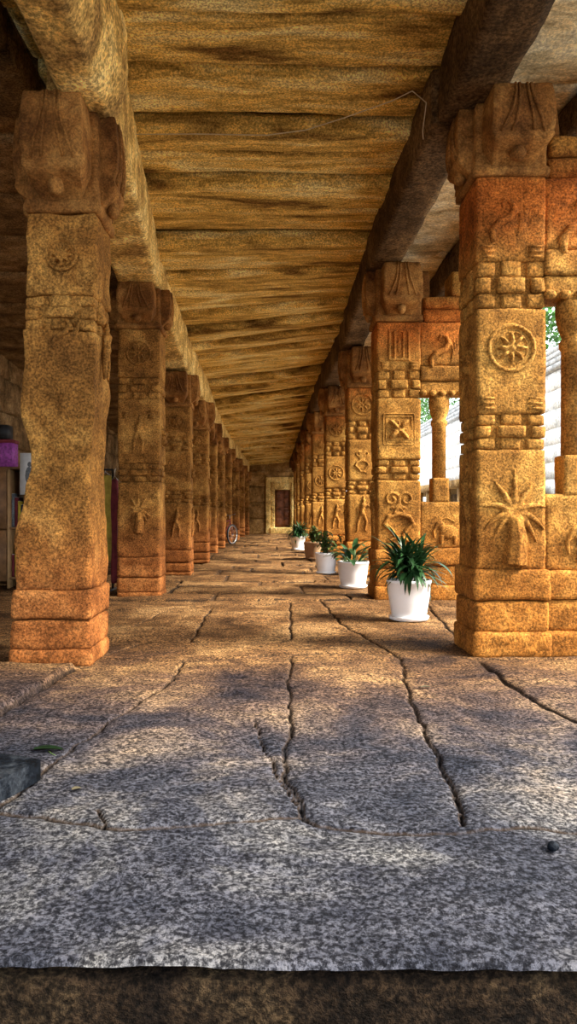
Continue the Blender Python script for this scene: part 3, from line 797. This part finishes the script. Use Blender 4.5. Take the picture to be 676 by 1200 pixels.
# ------------------------------------------------------------------ stall in the side aisle
def stall():
    x0, y0 = -3.5, 9.75
    s = empty('display_shelf', (x0, y0, 0), 'tall brown wooden display shelf in the aisle left of the nearest pillar', 'shelf')
    b = MB(); b.b2(-.5, .27, .35, .38, .02, 1.6, .003, .3); b.build('back_panel', M['shelf_wood'], s)
    for u in (-.5, .02):
        b = MB(); b.b2(u, u+.03, -.05, .36, 0, 1.6, .003, .3); b.build('side_panel', M['pale_wood'], s)
    b = MB(); b.b2(-.2, .02, -.08, -.05, .1, .78, .003, .3); b.build('door', M['shelf_wood'], s)
    b = MB(); b.b2(-.2, .02, -.08, -.05, .8, 1.6, .003, .3); b.build('door', M['shelf_wood'], s)
    for z in (.12, .79, 1.6):
        b = MB(); b.b2(-.5, .28, -.04, .36, z, z+.03, .003, .3); b.build('shelf_board', M['shelf_wood'], s)
    b = MB(); b.b2(.27, .3, -.05, .36, 0, 1.6, .003, .3); b.build('side_panel', M['shelf_wood'], s)
    z1 = .82
    cols = [('navy', 'navy'), ('maroon', 'maroon'), ('orange', 'orange'), ('yellow', 'yellow'), ('grey_print', 'grey')]
    for row, zz in ((0, .15), (1, .82)):
        for k in range(5):
            m, cn = cols[(k*2+row*3+1) % 5]
            t = empty('book', (x0+.075+.042*k, y0+.02, zz), '%s upright book, %s from the left on the %s shelf in the aisle' % (cn, ORD[k], 'lower' if row == 0 else 'upper'), 'book', 'books on the aisle shelf')
            h = .3+.05*((k*7+row*3) % 4)
            b = MB(); b.b2(-.017, .017, 0, .2, 0, h, .003, .2); b.build('cover', M[m], t)
            b = MB(); b.b2(-.013, .013, .004, .203, .004, h+.002, .001, .2); b.build('pages', M['white_print'], t)
    pb = empty('gift_box', (x0-.1, y0+.15, 1.634), 'purple printed box on top of the aisle shelf', 'box')
    b = MB(); b.b2(-.2, .16, -.13, .13, 0, .33, .006, .2); b.build('carton', M['purple'], pb)
    b = MB(); b.b2(-.21, .17, -.14, .14, .32, .37, .006, .2); b.build('lid', M['maroon'], pb)
    b = MB(); b.b2(-.2, .13, -.12, .12, 0, .19, .01, .1); o = b.build('box', M['black'], loc=(x0-.12, y0+.1, 2.01))
    tag(o, 'black box on top of the purple box in the aisle', 'box')
    pp = empty('poster', (x0+.345, y0-.2, .0), 'white poster with a dark figure on a stand beside the aisle shelf', 'poster')
    b = MB(); b.b2(-.1, .1, 0, .012, 1.25, 1.8, .002, .3); b.build('sheet', M['white_print'], pp)
    b = MB(); b.ell((.02, -.002, 1.5), (.05, .002, .12), 12, 8); b.ell((.03, -.002, 1.65), (.03, .002, .035), 10, 6); b.build('picture', M['grey_print'], pp)
    b = MB(); b.tube([(0, .02, .0), (0, .02, 1.5)], .012, 8); b.tube([(-.1, .15, .01), (0, .02, .25), (.1, .15, .01)], .01, 6); b.build('stand', M['black'], pp)
    # clothes rail behind the nearest pillar
    r = empty('clothes_rail', (-2.3, 9.4, 0), 'black clothes rail standing in the aisle behind the nearest left pillar', 'clothes rail')
    for u in (-.42, .3):
        b = MB(); b.tube([(u, 0, .03), (u, 0, 1.58)], .014, 8); b.tube([(u, -.2, .02), (u, .2, .02)], .014, 8); b.build('post', M['black'], r)
    b = MB(); b.tube([(-.42, 0, 1.57), (.3, 0, 1.57)], .013, 8); b.build('rail', M['black'], r)
    for k, (u, m, w, z0, z1, lb) in enumerate(((.205, 'olive', .11, .38, 1.5, 'olive yellow garment hanging behind the nearest left pillar'), (.285, 'maroon', .05, .1, 1.45, 'narrow maroon garment hanging beside the olive yellow one'))):
        g = empty('garment', (-2.3+u+(.05 if k else 0), 9.4-(.04 if k else 0), 0), lb, 'garment', 'garments on the clothes rail')
        b = MB()
        b.b2(-w, w, -.03, .03, z0, z1, .02, .03, lambda x, y, z: (x*(.85+.15*math.sin(z*7)), y+.018*math.sin(x*70+z*2), z))
        b.build('cloth', M[m], g)
        b = MB(); b.tube([(-w*.8, 0, z1-.02), (0, 0, z1+.04), (w*.8, 0, z1-.02)], .005, 6); b.tube([(0, 0, z1+.03), (0, 0, 1.56), (.012, .012, 1.585)], .004, 6); b.build('hanger', M['metal'], g)
stall()

# bicycle parked behind the sixth and seventh left pillars
def bicycle():
    bk = empty('bicycle', (-1.36, 23.0, 0), 'bicycle leaning behind the left row far down the corridor', 'bicycle', rz=math.radians(62))
    for u in (-.5, .5):
        w = MB(); w.tube([(u+.31*math.cos(a), 0, .33+.31*math.sin(a)) for a in np.linspace(0, 2*math.pi, 33)], .024, 8); o = w.build('wheel', M['black'], bk)
        r = MB(); r.tube([(u+.28*math.cos(a), 0, .33+.28*math.sin(a)) for a in np.linspace(0, 2*math.pi, 33)], .014, 6)
        for k in range(12): r.tube([(u, 0, .33), (u+.28*math.cos(k*math.pi/6), 0, .33+.28*math.sin(k*math.pi/6))], .0025, 4)
        r.build('rim', M['metal'], o)
    f = MB()
    for p, q in (((-.5, .33), (-.1, .3)), ((-.1, .3), (-.22, .78)), ((-.5, .33), (-.2, .72)), ((-.1, .3), (.36, .72)), ((-.2, .72), (.34, .78)), ((.34, .86), (.5, .33))):
        f.tube([(p[0], 0, p[1]), (q[0], 0, q[1])], .016, 8)
    f.build('frame', M['maroon'], bk)
    f = MB(); f.ell((-.23, 0, .83), (.13, .07, .03), 12, 6); f.tube([(-.22, 0, .76), (-.23, 0, .84)], .013, 8); f.build('saddle', M['black'], bk)
    f = MB(); f.tube([(.2, -.27, .98), (.3, -.2, .98), (.33, 0, .94), (.3, .2, .98), (.2, .27, .98)], .012, 8); f.tube([(.335, 0, .84), (.33, 0, .95)], .013, 8); f.build('handlebar', M['metal'], bk)
bicycle()

# ------------------------------------------------------------------ courtyard
def courtyard():
    b = MB(); rnd = random.Random(8)
    X = 11.0; z = -.7; k = 0
    while z < 6.4:
        h = rnd.uniform(.5, .75); y = 22.0
        while y < 80:
            L = rnd.uniform(.9, 2.2); b.b2(X+rnd.uniform(0, .05), X+.8, y, y+L-.03, z, z+h-.03, .03, .5); y += L
        z += h; k += 1
    b.b2(X+.1, X+.8, 22, 80, -.7, z-.02, 0, 8)
    struct(b.build('wall_right', M['pale']), 'sunlit pale block wall across the courtyard')
    b = MB()
    for s in range(4):
        b.b2(X-.15+.12*s, X+1, 22, 80, z+s*.28, z+s*.28+.2, .03, .8); b.b2(X+.02+.12*s, X+1, 22, 80, z+s*.28+.19, z+s*.28+.29, 0, 4)
    struct(b.build('trim_3', M['greywall']), 'grey stepped coping on the courtyard wall')
    pv = empty('pavilion', (0, 0, -.7), 'low brown stone pavilion standing across the courtyard before the pale wall', 'pavilion')
    m = MB(); m.b2(7.4, 10.6, 28, 46, 2.75, 3.05, .03, .5); m.build('roof_slab', M['endwall'], pv)
    m = MB(); m.b2(10.2, 10.5, 28, 46, 0, 2.75, .02, .8); m.build('back_wall', M['wall'], pv)
    m = MB(); m.b2(7.4, 10.6, 28, 46, 0, .5, .03, .8); m.build('platform', M['endwall'], pv)
    for y in range(7):
        m = MB(); m.b2(7.5, 7.9, 28.3+y*2.8, 28.7+y*2.8, .5, 2.75, .03, .3); m.build('post', M['endwall'], pv)
    # trees behind the wall
    for k, (x, y, h, r, lb) in enumerate(((14.5, 33, 13.0, 3.6, 'green tree behind the courtyard wall, seen past the nearest right pier'),
                                        (15.5, 58, 14.5, 5, 'dark green tree behind the wall, seen right of the slim column'),
                                        (14.5, 70, 15, 5, 'green tree behind the wall, seen left of the slim column'))):
        t = empty('tree', (x, y, -.7), lb, 'tree', 'trees behind the courtyard wall')
        m = MB(); m.tube([(0, 0, -.02), (.1, .1, h*.3), (0, .1, h*.7)], [.3, .24, .12], 10)
        for q in range(6):
            a = q*1.05; m.tube([(0, .1, h*.4), (math.cos(a)*r*.5, math.sin(a)*r*.5, h*.65)], [.11, .04], 6)
        m.build('trunk', M['bark'], t)
        rr = random.Random(20+k); m = MB()
        clumps = [(rr.uniform(-1, 1)*r*.7, rr.uniform(-1, 1)*r*.7, h*rr.uniform(.45, .95)) for _ in range(26)]
        for c in clumps:
            cr = r*rr.uniform(.25, .42)
            for _ in range(150):
                v = Vector((rr.gauss(0, 1), rr.gauss(0, 1), rr.gauss(0, 1))).normalized()*cr*rr.uniform(.6, 1)
                leaf(m, (c[0]+v.x, c[1]+v.y, c[2]+v.z), rr.uniform(0, 6.28), rr.uniform(-1, 1), .28, .1, .6, 2)
        m.build('crown', M['tree_leaf'], t)
courtyard()

# ------------------------------------------------------------------ light
w = bpy.data.worlds.new('sky'); bpy.context.scene.world = w; w.use_nodes = True
bg = w.node_tree.nodes['Background']
bg.inputs[0].default_value = (.86, .93, 1.0, 1); bg.inputs[1].default_value = 3.0
def sun(name, direction, strength, angle, col):
    l = bpy.data.lights.new(name, 'SUN'); l.energy = strength; l.angle = math.radians(angle); l.color = col
    o = bpy.data.objects.new(name, l); C.objects.link(o)
    o.rotation_euler = (-Vector(direction)).to_track_quat('-Z', 'Y').to_euler(); return o
sun('sun', (.70, -.2, .60), 14.0, 22, (1, .92, .78))

# ------------------------------------------------------------------ camera
cam = bpy.data.cameras.new('camera'); co = bpy.data.objects.new('camera', cam); C.objects.link(co)
co.location = (0, 0, 1.0); co.rotation_euler = (math.pi/2, 0, 0)
cam.sensor_width = 36; cam.sensor_fit = 'AUTO'; cam.lens = F/1200*36
cam.shift_x = (338-VX)/1200; cam.shift_y = (VY-600)/1200
cam.clip_start = .05; cam.clip_end = 300
sc = bpy.context.scene; sc.camera = co
sc.view_settings.view_transform = 'Standard'; sc.view_settings.look = 'None'
sc.view_settings.exposure = 0.2; sc.view_settings.gamma = 1
sc.view_settings.use_curve_mapping = False
